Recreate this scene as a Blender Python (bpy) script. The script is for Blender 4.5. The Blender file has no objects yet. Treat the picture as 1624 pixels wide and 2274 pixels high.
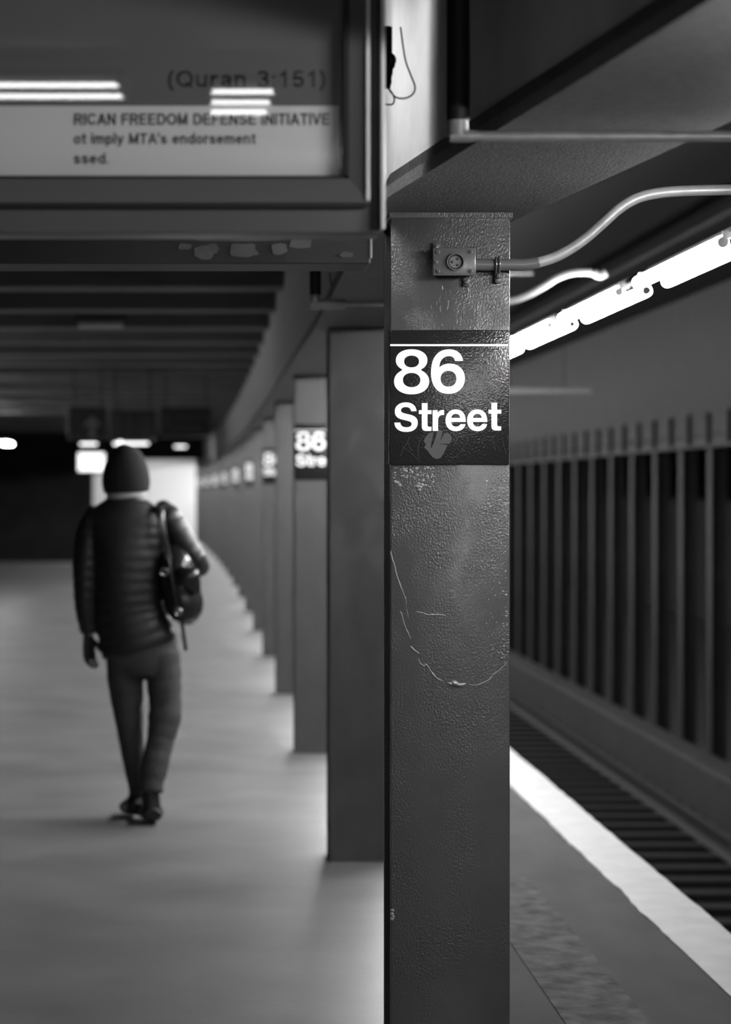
import bpy, bmesh, math, random
from mathutils import Vector, Matrix, noise
random.seed(7)
SC = bpy.context.scene
COL = SC.collection
PI = math.pi

# ------------------------------------------------------------------ camera, world, exposure
F = 5745.0            # focal length in pixels of the 1624 x 2274 frame
EYE = 1.587           # camera height above the platform
VX, VY = 450.0, 1090.0
cam = bpy.data.cameras.new('camera')
cam.sensor_fit = 'HORIZONTAL'
cam.sensor_width = 36.0
cam.lens = 36.0 * F / 1624.0
cam.shift_x = (812 - VX) / 1624.0
cam.shift_y = (VY - 1137) / 1624.0
cam.clip_start = 0.05
cam.clip_end = 400
cam.dof.use_dof = True
cam.dof.focus_distance = 6.5
cam.dof.aperture_fstop = 4.7
camo = bpy.data.objects.new('camera', cam)
COL.objects.link(camo)
camo.location = (0, 0, EYE)
camo.rotation_euler = (PI / 2, 0, 0)
SC.camera = camo

w = bpy.data.worlds.new('world'); SC.world = w
w.use_nodes = True
w.node_tree.nodes['Background'].inputs[0].default_value = (0.5, 0.5, 0.5, 1)
w.node_tree.nodes['Background'].inputs[1].default_value = 0.004

SC.view_settings.view_transform = 'Standard'
SC.view_settings.look = 'None'
SC.view_settings.gamma = 1.0
SC.view_settings.use_curve_mapping = False
SC.view_settings.exposure = 0.5

TUBE = 120.0           # strength of the platform edge tubes
TUBE_NEAR = 82.0      # tubes in front of the first column
TUBE_FAR = 1.8       # crosswise tubes far down the platform


def P(px, py, d):
    """world point seen at pixel (px, py) at distance d"""
    return Vector(((px - VX) * d / F, d, EYE - (py - VY) * d / F))


def ncol(y):
    return 1 + (y - 6.5) / 4.57


def curve(y):
    """left face of the column row at distance y: the platform bends to the left"""
    n = ncol(y)
    if n < 3:
        t = [(-9, .40), (0, .43), (1, .4727), (2, .543), (3, .5575)]
        for (a, xa), (b, xb) in zip(t, t[1:]):
            if n <= b:
                return xa + (xb - xa) * (n - a) / (b - a)
    return .5785 - .00523 * (n - 5) ** 2


# ------------------------------------------------------------------ materials
def mat(name, col, rough=.5, metal=0., bump=0., bscale=40., detail=4., var=0., vscale=3., spec=.5,
        emit=None, patchy=False, coat=0., stretch=(1, 1, 1), bump2=0., b2scale=8., dist=.004):
    m = bpy.data.materials.new(name)
    m.use_nodes = True
    nt = m.node_tree
    b = nt.nodes['Principled BSDF']
    c = (col, col, col, 1) if not isinstance(col, tuple) else (*col, 1)
    b.inputs['Base Color'].default_value = c
    b.inputs['Roughness'].default_value = rough
    b.inputs['Metallic'].default_value = metal
    b.inputs['Specular IOR Level'].default_value = spec
    b.inputs['Coat Weight'].default_value = coat
    if emit:
        b.inputs['Emission Color'].default_value = (1, 1, 1, 1)
        b.inputs['Emission Strength'].default_value = emit
        return m
    tc = nt.nodes.new('ShaderNodeTexCoord')
    mp = nt.nodes.new('ShaderNodeMapping')
    mp.inputs['Scale'].default_value = stretch
    nt.links.new(tc.outputs['Object'], mp.inputs['Vector'])
    if var > 0:
        n = nt.nodes.new('ShaderNodeTexNoise')
        n.inputs['Scale'].default_value = vscale
        n.inputs['Detail'].default_value = 6
        nt.links.new(mp.outputs[0], n.inputs['Vector'])
        r = nt.nodes.new('ShaderNodeMapRange')
        r.inputs['From Min'].default_value = .3
        r.inputs['From Max'].default_value = .7
        r.inputs['To Min'].default_value = max(0, c[0] * (1 - var))
        r.inputs['To Max'].default_value = min(1, c[0] * (1 + var))
        nt.links.new(n.outputs['Fac'], r.inputs['Value'])
        nt.links.new(r.outputs[0], b.inputs['Base Color'])
    prev = None
    for s, sc_, d in ((bump2, b2scale, 2), (bump, bscale, detail)):
        if s > 0:
            n = nt.nodes.new('ShaderNodeTexNoise')
            n.inputs['Scale'].default_value = sc_
            n.inputs['Detail'].default_value = d
            nt.links.new(mp.outputs[0], n.inputs['Vector'])
            bp = nt.nodes.new('ShaderNodeBump')
            bp.inputs['Strength'].default_value = s
            bp.inputs['Distance'].default_value = dist
            if patchy and sc_ == bscale:
                pn_ = nt.nodes.new('ShaderNodeTexNoise'); pn_.inputs['Scale'].default_value = 7; pn_.inputs['Detail'].default_value = 5
                pr_ = nt.nodes.new('ShaderNodeMapRange')
                pr_.inputs['From Min'].default_value = .42; pr_.inputs['From Max'].default_value = .62
                pr_.inputs['To Min'].default_value = s * .22; pr_.inputs['To Max'].default_value = s * 1.25
                nt.links.new(mp.outputs[0], pn_.inputs['Vector']); nt.links.new(pn_.outputs['Fac'], pr_.inputs['Value'])
                nt.links.new(pr_.outputs[0], bp.inputs['Strength'])
            nt.links.new(n.outputs['Fac'], bp.inputs['Height'])
            if prev:
                nt.links.new(prev.outputs[0], bp.inputs['Normal'])
            prev = bp
    if prev:
        nt.links.new(prev.outputs[0], b.inputs['Normal'])
    return m


M = {}
M['column'] = mat('column_paint', .056, .24, bump=1.0, bscale=200, detail=4, patchy=True, bump2=.35, b2scale=14, stretch=(1, 1, .8), dist=.003, var=.12, vscale=5)
M['ridge'] = mat('highlit_paint_ridge', .19, .22, bump=.5, bscale=160)  # raised paint; its colour is lightened to stand in for highlights
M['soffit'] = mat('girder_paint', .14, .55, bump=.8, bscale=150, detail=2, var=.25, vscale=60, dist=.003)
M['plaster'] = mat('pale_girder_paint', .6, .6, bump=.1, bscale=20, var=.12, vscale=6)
M['lip'] = mat('dark_flange_paint', .06, .5, bump=.5, bscale=70, var=.3, vscale=20)
M['sign'] = mat('black_enamel', .012, .17, bump=.6, bscale=210, detail=2, dist=.0012, bump2=.12, b2scale=35)
M['white'] = mat('white_enamel', .85, .35)
M['smudge'] = mat('sticker_residue', .04, .5, bump=.2, bscale=100)
M['scratch'] = mat('sign_scratch', .07, .5)
M['floor'] = mat('platform_concrete', .165, .42, bump=.25, bscale=25, var=.22, vscale=1.6, bump2=.1, b2scale=3)
M['band'] = mat('edge_concrete', .055, .85, spec=.1, bump=.3, bscale=40, var=.18, vscale=5, stretch=(1, .35, 1))
M['worn'] = mat('worn_concrete', .04, .8, spec=.15, bump=1, bscale=30, detail=6, var=.95, vscale=11, stretch=(1, .8, 1), dist=.01)
M['edge'] = mat('edge_stripe_paint', .32, .5, bump=.3, bscale=30, var=.12, vscale=7)
M['ceil'] = mat('ceiling_plaster', .10, .7, var=.15, vscale=2)
M['dark'] = mat('dark_surface', .015, .8, spec=.15, bump=.4, bscale=8, var=.3, vscale=2)  # near-black tone, varied at random
M['track'] = mat('track_bed', .008, .8, bump=1, bscale=12, var=.5, vscale=6, dist=.03)
M['tie'] = mat('track_tie_wood', .006, .8, spec=.12, bump=.6, bscale=20, var=.3, vscale=8)
M['rail'] = mat('rail_steel', .016, .8, .0, spec=.1, var=.3, vscale=20)
M['curb'] = mat('curb_concrete', .016, .8, spec=.15, bump=.5, bscale=10, var=.2, vscale=3)
M['tcol'] = mat('track_column_paint', .012, .7, spec=.12, bump=.3, bscale=20, var=.25, vscale=4)
M['void'] = mat('black_ceiling', .007, .9, spec=.03)
M['tube'] = mat('tube_glow', .9, .4, emit=TUBE)
M['tube_near'] = mat('tube_glow_near', .9, .4, emit=TUBE_NEAR)
M['tube_case'] = mat('tube_glow_mirrored', .9, .4, emit=8.0)
M['tube_stair'] = mat('tube_glow_stair', .9, .4, emit=16.0)
M['tube_mid'] = mat('tube_glow_mid', .9, .4, emit=60.0)
M['tube_pool'] = mat('tube_glow_pool', .9, .4, emit=62.0)
M['tube_dim'] = mat('tube_glow_dim', .9, .4, emit=38.0)
M['tube_rear'] = mat('tube_glow_rear', .9, .4, emit=1100.0)
M['tube_far'] = mat('tube_glow_far', .9, .4, emit=TUBE_FAR)
M['fixture'] = mat('fixture_enamel', .03, .5, spec=.2)
M['cap'] = mat('lamp_socket', .2, .5)
M['alu'] = mat('poster_frame_metal', .2, .3, .35, bump=.05, bscale=30)
M['cab'] = mat('cabinet_paint', .075, .35, bump=.05, bscale=12, var=.15, vscale=2)
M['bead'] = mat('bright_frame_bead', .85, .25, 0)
M['box'] = mat('header_paint', .035, .5, bump=.3, bscale=20)
M['peel'] = mat('bare_patch', .13, .6, bump=.3, bscale=30, var=.3, vscale=14)
M['black'] = mat('black_rubber', .006, .6)
M['text'] = mat('poster_ink', .012, .5)
M['paper'] = mat('poster_paper', .8, .6, var=.03, vscale=3)
M['paperdk'] = mat('poster_grey_print', .13, .6)
M['pipe'] = mat('bare_conduit', .34, .4, .2, bump=.2, bscale=60, var=.12, vscale=30)
M['pipe2'] = mat('dull_conduit', .17, .5, bump=.2, bscale=60)
M['pipep'] = mat('painted_conduit', .11, .25, bump=.2, bscale=60)
M['boxp'] = mat('outlet_paint', .10, .22, .1, bump=.25, bscale=90, dist=.002)
M['hole'] = mat('socket_black', .008, .5)
M['sock'] = mat('socket_face', .12, .4)
M['jacket'] = mat('quilted_nylon', .013, .5, bump=.2, bscale=25, var=.2, vscale=8)
M['trouser'] = mat('trouser_cloth', .055, .9, spec=.2, bump=1.0, bscale=11, var=.15, vscale=12, dist=.01)
M['hat'] = mat('black_knit', .01, .9, bump=.3, bscale=120)
M['glove'] = mat('black_glove', .01, .6)
M['shoe'] = mat('black_shoe', .008, .5)
M['skin'] = mat('skin', .35, .55)
M['bag'] = mat('bag_leather', .02, .25, bump=.4, bscale=14, dist=.01)
M['strap'] = mat('bag_strap', .015, .35)
M['buckle'] = mat('bag_buckle', .5, .25, .9)
M['tile'] = mat('white_wall_tile', .8, .35, bump=.2, bscale=6)
M['hsign'] = mat('hanging_sign_enamel', .025, .4)
M['arrow'] = mat('sign_dim_print', .16, .5)
M['panel'] = mat('sign_grey_print', .06, .5)
M['lit'] = mat('lit_panel', .8, .5, emit=1.3)


def glass():
    m = bpy.data.materials.new('poster_glazing'); m.use_nodes = True
    nt = m.node_tree; nt.nodes.clear()
    o = nt.nodes.new('ShaderNodeOutputMaterial')
    mx = nt.nodes.new('ShaderNodeMixShader')
    fr = nt.nodes.new('ShaderNodeFresnel')
    ge = nt.nodes.new('ShaderNodeNewGeometry')
    io = nt.nodes.new('ShaderNodeMath'); io.operation = 'MULTIPLY_ADD'; io.inputs[1].default_value = 1 / 1.5 - 1.5; io.inputs[2].default_value = 1.5
    nt.links.new(ge.outputs['Backfacing'], io.inputs[0]); nt.links.new(io.outputs[0], fr.inputs[0])
    ad = nt.nodes.new('ShaderNodeMath'); ad.operation = 'MULTIPLY_ADD'; ad.inputs[1].default_value = 1.0; ad.inputs[2].default_value = .02
    t = nt.nodes.new('ShaderNodeBsdfTransparent')
    g = nt.nodes.new('ShaderNodeBsdfGlossy'); g.inputs['Roughness'].default_value = .015
    nt.links.new(fr.outputs[0], ad.inputs[0]); nt.links.new(ad.outputs[0], mx.inputs[0])
    nt.links.new(t.outputs[0], mx.inputs[1]); nt.links.new(g.outputs[0], mx.inputs[2])
    nt.links.new(mx.outputs[0], o.inputs[0])
    return m


M['glass'] = glass()


# ------------------------------------------------------------------ helpers
def tag(o, label=None, cat=None, group=None, kind=None):
    if label: o['label'] = label
    if cat: o['category'] = cat
    if group: o['group'] = group
    if kind: o['kind'] = kind
    return o


def empty(name, loc, label=None, cat=None, group=None):
    o = bpy.data.objects.new(name, None)
    COL.objects.link(o)
    o.location = loc
    o.empty_display_size = .1
    return tag(o, label, cat, group)


class MB:
    """collects shapes in world coordinates; build() links them as one mesh object"""
    def __init__(s):
        s.bm = bmesh.new()

    def box(s, a, b, bev=0., seg=2):
        a, b = Vector(a), Vector(b)
        c = (a + b) / 2; d = b - a
        r = bmesh.ops.create_cube(s.bm, size=1)
        vs = r['verts']
        for v in vs:
            v.co = Vector((v.co.x * abs(d.x), v.co.y * abs(d.y), v.co.z * abs(d.z))) + c
        if bev:
            es = list({e for v in vs for e in v.link_edges})
            bmesh.ops.bevel(s.bm, geom=es, offset=bev, segments=seg, affect='EDGES', profile=.5)
        return s

    def hull(s, pts, faces):
        vs = [s.bm.verts.new(p) for p in pts]
        for f in faces:
            s.bm.faces.new([vs[i] for i in f])
        return s

    def prism(s, poly, axis, a, b):
        """closed polygon of 2-D points extruded along axis ('x','y','z') from a to b"""
        def mk(p, t):
            if axis == 'x': return (t, p[0], p[1])
            if axis == 'y': return (p[0], t, p[1])
            return (p[0], p[1], t)
        A = [s.bm.verts.new(mk(p, a)) for p in poly]
        B = [s.bm.verts.new(mk(p, b)) for p in poly]
        n = len(poly)
        s.bm.faces.new(A); s.bm.faces.new(B[::-1])
        for i in range(n):
            s.bm.faces.new([A[i], B[i], B[(i + 1) % n], A[(i + 1) % n]])
        return s

    def cyl(s, a, b, r, seg=16, r2=None):
        return s.tube([a, b], [r, r if r2 is None else r2], seg)

    def tube(s, pts, rad, seg=12, flat=None, up=None):
        pts = [Vector(p) for p in pts]
        n = len(pts)
        if not isinstance(rad, (list, tuple)): rad = [rad] * n
        rings = []
        prev = None
        for i, p in enumerate(pts):
            t = (pts[min(i + 1, n - 1)] - pts[max(i - 1, 0)]).normalized()
            if prev is None:
                u = Vector(up) if up else (Vector((0, 0, 1)) if abs(t.z) < .9 else Vector((0, 1, 0)))
            else:
                u = prev
            u = (u - t * u.dot(t)).normalized()
            prev = u
            v = t.cross(u)
            r = rad[i]
            ru, rv = r if isinstance(r, tuple) else (r, r * (flat or 1))
            ring = [s.bm.verts.new(p + u * (ru * math.cos(2 * PI * k / seg)) + v * (rv * math.sin(2 * PI * k / seg))) for k in range(seg)]
            rings.append(ring)
        for A, B in zip(rings, rings[1:]):
            for k in range(seg):
                s.bm.faces.new([A[k], A[(k + 1) % seg], B[(k + 1) % seg], B[k]])
        s.bm.faces.new(rings[0][::-1]); s.bm.faces.new(rings[-1])
        return s

    def ball(s, c, r, sx=1, sy=1, sz=1, seg=20):
        q = bmesh.ops.create_uvsphere(s.bm, u_segments=seg, v_segments=seg // 2 + 2, radius=r)
        for v in q['verts']:
            v.co = Vector((v.co.x * sx, v.co.y * sy, v.co.z * sz)) + Vector(c)
        return s

    def build(s, name, m, parent=None, smooth=False, remesh=0., fixn=True):
        if fixn:
            bmesh.ops.recalc_face_normals(s.bm, faces=s.bm.faces)
        me = bpy.data.meshes.new(name)
        s.bm.to_mesh(me); s.bm.free()
        o = bpy.data.objects.new(name, me)
        COL.objects.link(o)
        if remesh:
            md = o.modifiers.new('r', 'REMESH'); md.mode = 'VOXEL'; md.voxel_size = remesh
            sm = o.modifiers.new('s', 'SMOOTH'); sm.factor = .5; sm.iterations = 3
            dg = bpy.context.evaluated_depsgraph_get()
            me2 = bpy.data.meshes.new_from_object(o.evaluated_get(dg))
            o.modifiers.clear(); o.data = me2; me = me2
        me.materials.clear(); me.materials.append(m)
        if smooth or remesh:
            me.polygons.foreach_set('use_smooth', [True] * len(me.polygons))
            if not remesh:
                try: me.set_sharp_from_angle(angle=math.radians(38))
                except Exception: pass
        if parent:
            loc = parent_world(parent)
            o.parent = parent
            for v in me.vertices: v.co -= loc
        return o


def parent_world(p):
    v = Vector(p.location)
    while p.parent:
        p = p.parent
        v += p.location
    return v


def rebase(o, base):
    """put the origin of a top-level mesh at its base"""
    base = Vector(base)
    for v in o.data.vertices: v.co -= base
    o.location = base
    return o


def copy_tree(o, parent=None):
    c = o.copy(); COL.objects.link(c)
    if parent: c.parent = parent
    for ch in o.children: copy_tree(ch, c)
    return c


def catmull(pts, n=6):
    """smooth the tuples in pts, n steps per span"""
    out = []
    L = len(pts)
    for i in range(L - 1):
        p0, p1, p2, p3 = pts[max(i - 1, 0)], pts[i], pts[i + 1], pts[min(i + 2, L - 1)]
        for k in range(n):
            t = k / n
            out.append(tuple(.5 * (2 * b + (c - a) * t + (2 * a - 5 * b + 4 * c - d) * t * t + (3 * b - a - 3 * c + d) * t ** 3)
                             for a, b, c, d in zip(p0, p1, p2, p3)))
    out.append(tuple(pts[-1]))
    return out


def flat_shapes(loops, y, extr):
    """filled 2-D outlines (x, z) standing at distance y, facing the camera; returns mesh in world coords"""
    cu = bpy.data.curves.new('c', 'CURVE'); cu.dimensions = '2D'; cu.fill_mode = 'BOTH'; cu.extrude = extr
    for lp in loops:
        sp = cu.splines.new('POLY'); sp.points.add(len(lp) - 1)
        for q, (x, z) in zip(sp.points, lp): q.co = (x, z, 0, 1)
        sp.use_cyclic_u = True
    o = bpy.data.objects.new('c', cu); COL.objects.link(o)
    me = bpy.data.meshes.new_from_object(o.evaluated_get(bpy.context.evaluated_depsgraph_get()))
    bpy.data.objects.remove(o); bpy.data.curves.remove(cu)
    for v in me.vertices:
        v.co = Vector((v.co.x, y - v.co.z, v.co.y))
    return me


def mesh_obj(name, me, m, parent=None):
    o = bpy.data.objects.new(name, me); COL.objects.link(o)
    me.materials.clear(); me.materials.append(m)
    if parent:
        loc = parent_world(parent); o.parent = parent
        for v in me.vertices: v.co -= loc
    return o


ORD = ['first', 'second', 'third', 'fourth', 'fifth', 'sixth', 'seventh', 'eighth', 'ninth', 'tenth', 'eleventh', 'twelfth',
       'thirteenth', 'fourteenth', 'fifteenth', 'sixteenth', 'seventeenth', 'eighteenth', 'nineteenth', 'twentieth',
       'twenty-first', 'twenty-second', 'twenty-third', 'twenty-fourth', 'twenty-fifth']
FAR = 92.0

# ------------------------------------------------------------------ the setting
ys = [-14, -4, 0, 3, 6.5, 8.5, 11, 14, 18, 23, 30, 38, 46, 54, 62, 70, 78, 86, 94]


def strip(name, m, x0, x1, z0, z1, ys=ys, cf=None, kind='structure', label=None, cat=None, wob=0):
    """a long band that follows the bend of the platform; x0, x1 are offsets from the row of columns"""
    cf = cf or curve
    mb = MB()
    yy = ys
    if wob:
        yy = [9 + i * .06 for i in range(400)] + [33, 38, 46, 54, 62, 70, 78, 86, 94]
        yy = [-14, 0, 5] + yy
    L = []
    for y in yy:
        c = cf(y)
        w0 = w1 = 0
        if wob:
            w0 = wob * noise.noise(Vector((3.1, y * 2.2, 0))) + wob * .6 * noise.noise(Vector((9, y * 9, 0)))
            w1 = wob * .6 * noise.noise(Vector((7.7, y * 1.7, 0))) + wob * .3 * noise.noise(Vector((1, y * 8, 0)))
        L.append([mb.bm.verts.new((c + x0 + w0, y, z0)), mb.bm.verts.new((c + x1 + w1, y, z0)),
                  mb.bm.verts.new((c + x1 + w1, y, z1)), mb.bm.verts.new((c + x0 + w0, y, z1))])
    for A, B in zip(L, L[1:]):
        for k in range(4):
            mb.bm.faces.new([A[k], A[(k + 1) % 4], B[(k + 1) % 4], B[k]])
    mb.bm.faces.new(L[0]); mb.bm.faces.new(L[-1][::-1])
    o = mb.build(name, m)
    tag(o, label, cat, kind=kind)
    return o


def ecurve(y):
    """platform edge: straight near the camera, then bending with the columns"""
    return .5575 if y < 20.2 else curve(y) - curve(20.2) + .5575


strip('floor', M['floor'], -5.6, .25, -.25, 0, cf=ecurve)
strip('trim_1', M['band'], .25, 1.33, -.25, .0, cf=ecurve)
strip('trim_2', M['edge'], 1.095, 1.33, .0, .006, cf=ecurve, wob=.012)
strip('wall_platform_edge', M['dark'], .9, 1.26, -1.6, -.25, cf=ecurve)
mb = MB().box((1.08, 3.0, 0), (1.335, 10.6, .004)); o = mb.build('trim_3', M['worn']); tag(o, kind='structure')
MB().box((-16, -14, -1.6), (16, 100, -1.35)).build('trim_4', M['track'])['kind'] = 'structure'
tag(strip('ceiling', M['ceil'], -6.5, 1.0, 3.01, 3.15), kind='structure')
strip('trim_59', M['void'], .5, .62, 3.15, 3.55)
strip('ceiling_track', M['void'], .3, 12, 3.55, 3.7)
MB().box((-6.3, -14, -1.6), (-6.0, 100, 3.7)).build('wall_left', M['dark'])['kind'] = 'structure'
MB().box((11.5, -14, -1.6), (11.8, 100, 3.7)).build('wall_right', M['dark'])['kind'] = 'structure'
MB().box((-7, 95, -1.6), (12, 95.3, 3.7)).build('wall_far', M['dark'])['kind'] = 'structure'
MB().box((-7, -14.3, -1.6), (12, -14, 3.7)).build('wall_back', M['dark'])['kind'] = 'structure'

# ceiling beams across the platform
k = 0
for i in range(36):
    y = 4.2 + i * 2.0
    o = MB().box((-6, y, 2.86), (curve(y) - .03, y + .34, 3.02), .01).build('trim_%d' % (5 + i), M['ceil'])
    tag(o, kind='structure')

# ------------------------------------------------------------------ girder over the columns
gl = [(1.0, 1.03), (3.0, .80), (4.34, .65), (5.2, .55), (6.17, .442), (7.2, .445), (8.3, .452), (9.7, .469), (11.05, .485), (15.6, .494)]
gr = [(1.0, 1.45), (3.0, 1.22), (4.34, 1.06), (5.4, .95), (6.78, .80), (7.2, .81), (8.3, .84), (9.7, .86), (11.05, .88), (15.6, .90)]
for i in range(1, 18):
    y = 15.6 + i * 4.57
    gl.append((y, curve(y) - .06)); gr.append((y, curve(y) + .36))
girder = empty('girder', (.6, 6.5, EYE + .69), 'long riveted girder carried on the platform columns, pale side and gritty dark underside', 'girder')


def ribbon(name, m, lo, hi, f):
    """f(i) -> 4 corner (x,z) at station i; closed section swept through the stations"""
    mb = MB()
    L = []
    for i in range(len(gl)):
        L.append([mb.bm.verts.new((x, yy, z)) for x, yy, z in f(i)])
    for A, B in zip(L, L[1:]):
        for k in range(len(A)):
            mb.bm.faces.new([A[k], A[(k + 1) % len(A)], B[(k + 1) % len(A)], B[k]])
    mb.bm.faces.new(L[0]); mb.bm.faces.new(L[-1][::-1])
    return mb.build(name, m, girder)


ZB = EYE + .70
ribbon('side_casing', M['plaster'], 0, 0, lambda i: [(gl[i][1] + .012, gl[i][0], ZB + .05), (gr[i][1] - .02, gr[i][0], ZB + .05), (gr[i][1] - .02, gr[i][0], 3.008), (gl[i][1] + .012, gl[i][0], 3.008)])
ribbon('track_side_shade', M['void'], 0, 0, lambda i: [(gr[i][1] - .019, gr[i][0], ZB + .05), (gr[i][1] - .008, gr[i][0], ZB + .05), (gr[i][1] - .008, gr[i][0], 3.008), (gr[i][1] - .019, gr[i][0], 3.008)])  # thin black sheet, stands in for shade on the girder's track side
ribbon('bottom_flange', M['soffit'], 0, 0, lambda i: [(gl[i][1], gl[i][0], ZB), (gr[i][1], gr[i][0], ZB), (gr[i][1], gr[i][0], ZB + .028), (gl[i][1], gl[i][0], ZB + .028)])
ribbon('dark_edge_strip', M['lip'], 0, 0, lambda i: [(gl[i][1] + .006, gl[i][0], ZB + .026), (gr[i][1] - .012, gr[i][0], ZB + .026), (gr[i][1] - .012, gr[i][0], ZB + .056), (gl[i][1] + .006, gl[i][0], ZB + .056)])

# ------------------------------------------------------------------ platform columns
CW, CD, CH = .30, .25, EYE + .70


def column(x, y, near=False):
    c = empty('platform_column', (x, y, 0))
    b = .004 if near else .003
    fr = MB().box((x, y, 0), (x + CW, y + .022, CH), b)
    fr.build('front_flange', M['column'], c, smooth=near)
    MB().box((x, y + CD - .022, 0), (x + CW, y + CD, CH), b).build('rear_flange', M['column'], c)
    MB().box((x + CW / 2 - .012, y + .02, 0), (x + CW / 2 + .012, y + CD - .02, CH)).build('web', M['column'], c)
    MB().box((x - .005, y - .006, CH - .016), (x + CW + .006, y + CD + .005, CH), .002).build('cap_plate', M['column'], c)
    return c


colx = {}
proto = None
for i in range(20):
    y = 6.5 + 4.57 * i
    x = curve(y)
    colx[i + 1] = (x, y)
    if i == 0:
        c = column(x, y, True)
        tag(c, 'large grey painted steel column in front with a paint scar curling across its face', 'column', 'platform columns')
        first = c
        continue
    if proto is None:
        proto = column(x, y); c = proto
    else:
        c = copy_tree(proto); c.location = (x, y, 0)
    extra = 'with a black station sign' if i % 2 == 0 else 'without a sign on its face'
    tag(c, 'grey steel platform column, %s from the camera, %s' % (ORD[i], extra), 'column', 'platform columns')

# paint scars, runs and chips on the front face of the first column
X1, Y1 = colx[1]


def onface(px, py, d=0.):
    p = P(px, py, 6.5); p.y = 6.5 - d
    return p


def ridge(pts, r, name='paint_ridge', m=None, step=4):
    q = catmull(pts, step)
    mb = MB()
    rr = []
    for k, a in enumerate(q):
        t = k / (len(q) - 1)
        rr.append(1.25 * r * (.55 + .9 * abs(noise.noise(Vector((a[0] * .09, a[1] * .09, 1))))) * (min(1, 6 * t, 6 * (1 - t)) * .85 + .15))
    mb.tube([onface(a[0] + 1.2 * noise.noise(Vector((a[0] * .2, a[1] * .2, 5))), a[1], -.0006) for a in q], rr, 8)
    return mb.build(name, m or M['ridge'], first, smooth=True)


ridge([(868, 1222), (870, 1237), (876, 1255), (880, 1273), (886, 1292), (895, 1315), (901, 1333)], .0024)
ridge([(888, 1355), (893, 1367), (899, 1388), (906, 1405), (915, 1422)], .0022)
ridge([(911, 1434), (921, 1444), (932, 1452)], .0028)
ridge([(929, 1461), (934, 1473), (942, 1479), (947, 1476), (957, 1490), (968, 1504), (978, 1510), (988, 1512)], .0026)
ridge([(994, 1516), (1003, 1519), (1010, 1517), (1022, 1521), (1035, 1518)], .0055, 'paint_blob')
ridge([(1036, 1517), (1055, 1522), (1072, 1517), (1087, 1509), (1095, 1499), (1106, 1491), (1118, 1480), (1128, 1470)], .0024)
ridge([(923, 1358), (938, 1361), (950, 1365), (972, 1365), (994, 1367)], .002, 'paint_scratch')
ridge([(900, 1316), (903, 1345), (908, 1375)], .0009, 'paint_scratch')
ridge([(994, 1319), (1006, 1311), (1011, 1318), (1008, 1326), (996, 1329)], .0011, 'paint_scratch')
ridge([(982, 633), (983, 645)], .0028, 'paint_drip'); ridge([(1039, 634), (1040, 652)], .0028, 'paint_drip')
for k in range(26):   # short runs under the outlet
    a = random.uniform(955, 1120); b = random.uniform(640, 715)
    ridge([(a, b), (a + random.uniform(-2, 2), b + 8), (a + random.uniform(-3, 3), b + random.uniform(14, 26))], random.uniform(.0006, .0012), 'paint_run', step=2)
mb = MB()
for k in range(190):
    t = random.random()
    if k < 80:
        a, b = 872 + 92 * random.random() ** .8, 1036 + 26 * random.random() + (random.random() < .25) * 20
    else:
        a, b = 1128 - 60 * random.random() ** 2, random.uniform(1040, 1480)
    p = onface(a, b, 0)
    mb.ball(p, random.uniform(.0010, .0026), random.uniform(.8, 2), .5, random.uniform(.6, 1.3), 8)
for a, b in ((930, 1075), (934, 1082), (927, 1080), (938, 1077), (883, 1072), (878, 1070), (888, 1078), (932, 1088), (872, 2022), (871, 2030), (873, 2036), (871, 2041)):
    mb.ball(onface(a, b), .0042, 1.2, .7, 1.1, 10)
mb.build('flaking_paint', M['ridge'], first, smooth=True)

# ------------------------------------------------------------------ station signs
# glyph outlines: pixel coordinates of a 5.075x enlargement whose corner is photo pixel (840, 700)


def bez(cmds, n=10):
    out = []
    cur = None
    for c in cmds:
        if len(c) == 2:
            cur = c; out.append(c)
        else:
            x1, y1, x2, y2, x3, y3 = c
            x0, y0 = cur
            for k in range(1, n + 1):
                t = k / n; u = 1 - t
                out.append((u ** 3 * x0 + 3 * u * u * t * x1 + 3 * u * t * t * x2 + t ** 3 * x3,
                            u ** 3 * y0 + 3 * u * u * t * y1 + 3 * u * t * t * y2 + t ** 3 * y3))
            cur = (x3, y3)
    return out


def ell(cx, cy, rx, ry, n=48, e=1.08):
    o = []
    for k in range(n):
        a = 2 * PI * k / n
        c, s_ = math.cos(a), math.sin(a)
        o.append((cx + rx * math.copysign(abs(c) ** (1 / e), c), cy + ry * math.copysign(abs(s_) ** (1 / e), s_)))
    return o


def eight():
    L = []
    ys_ = [385 + (893 - 385) * (.5 - .5 * math.cos(PI * k / 60)) for k in range(61)]
    def half(y):
        h = 0
        for cy, rx, ry in ((509, 178, 124), (748, 198, 145)):
            q = abs(y - cy) / ry
            if q < 1: h = max(h, rx * (1 - q ** 2.15) ** (1 / 2.15))
        return h
    right = [(375.5 + half(y), y) for y in ys_]
    left = [(375.5 - half(y), y) for y in ys_[1:-1]]
    return right + left[::-1]


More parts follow.
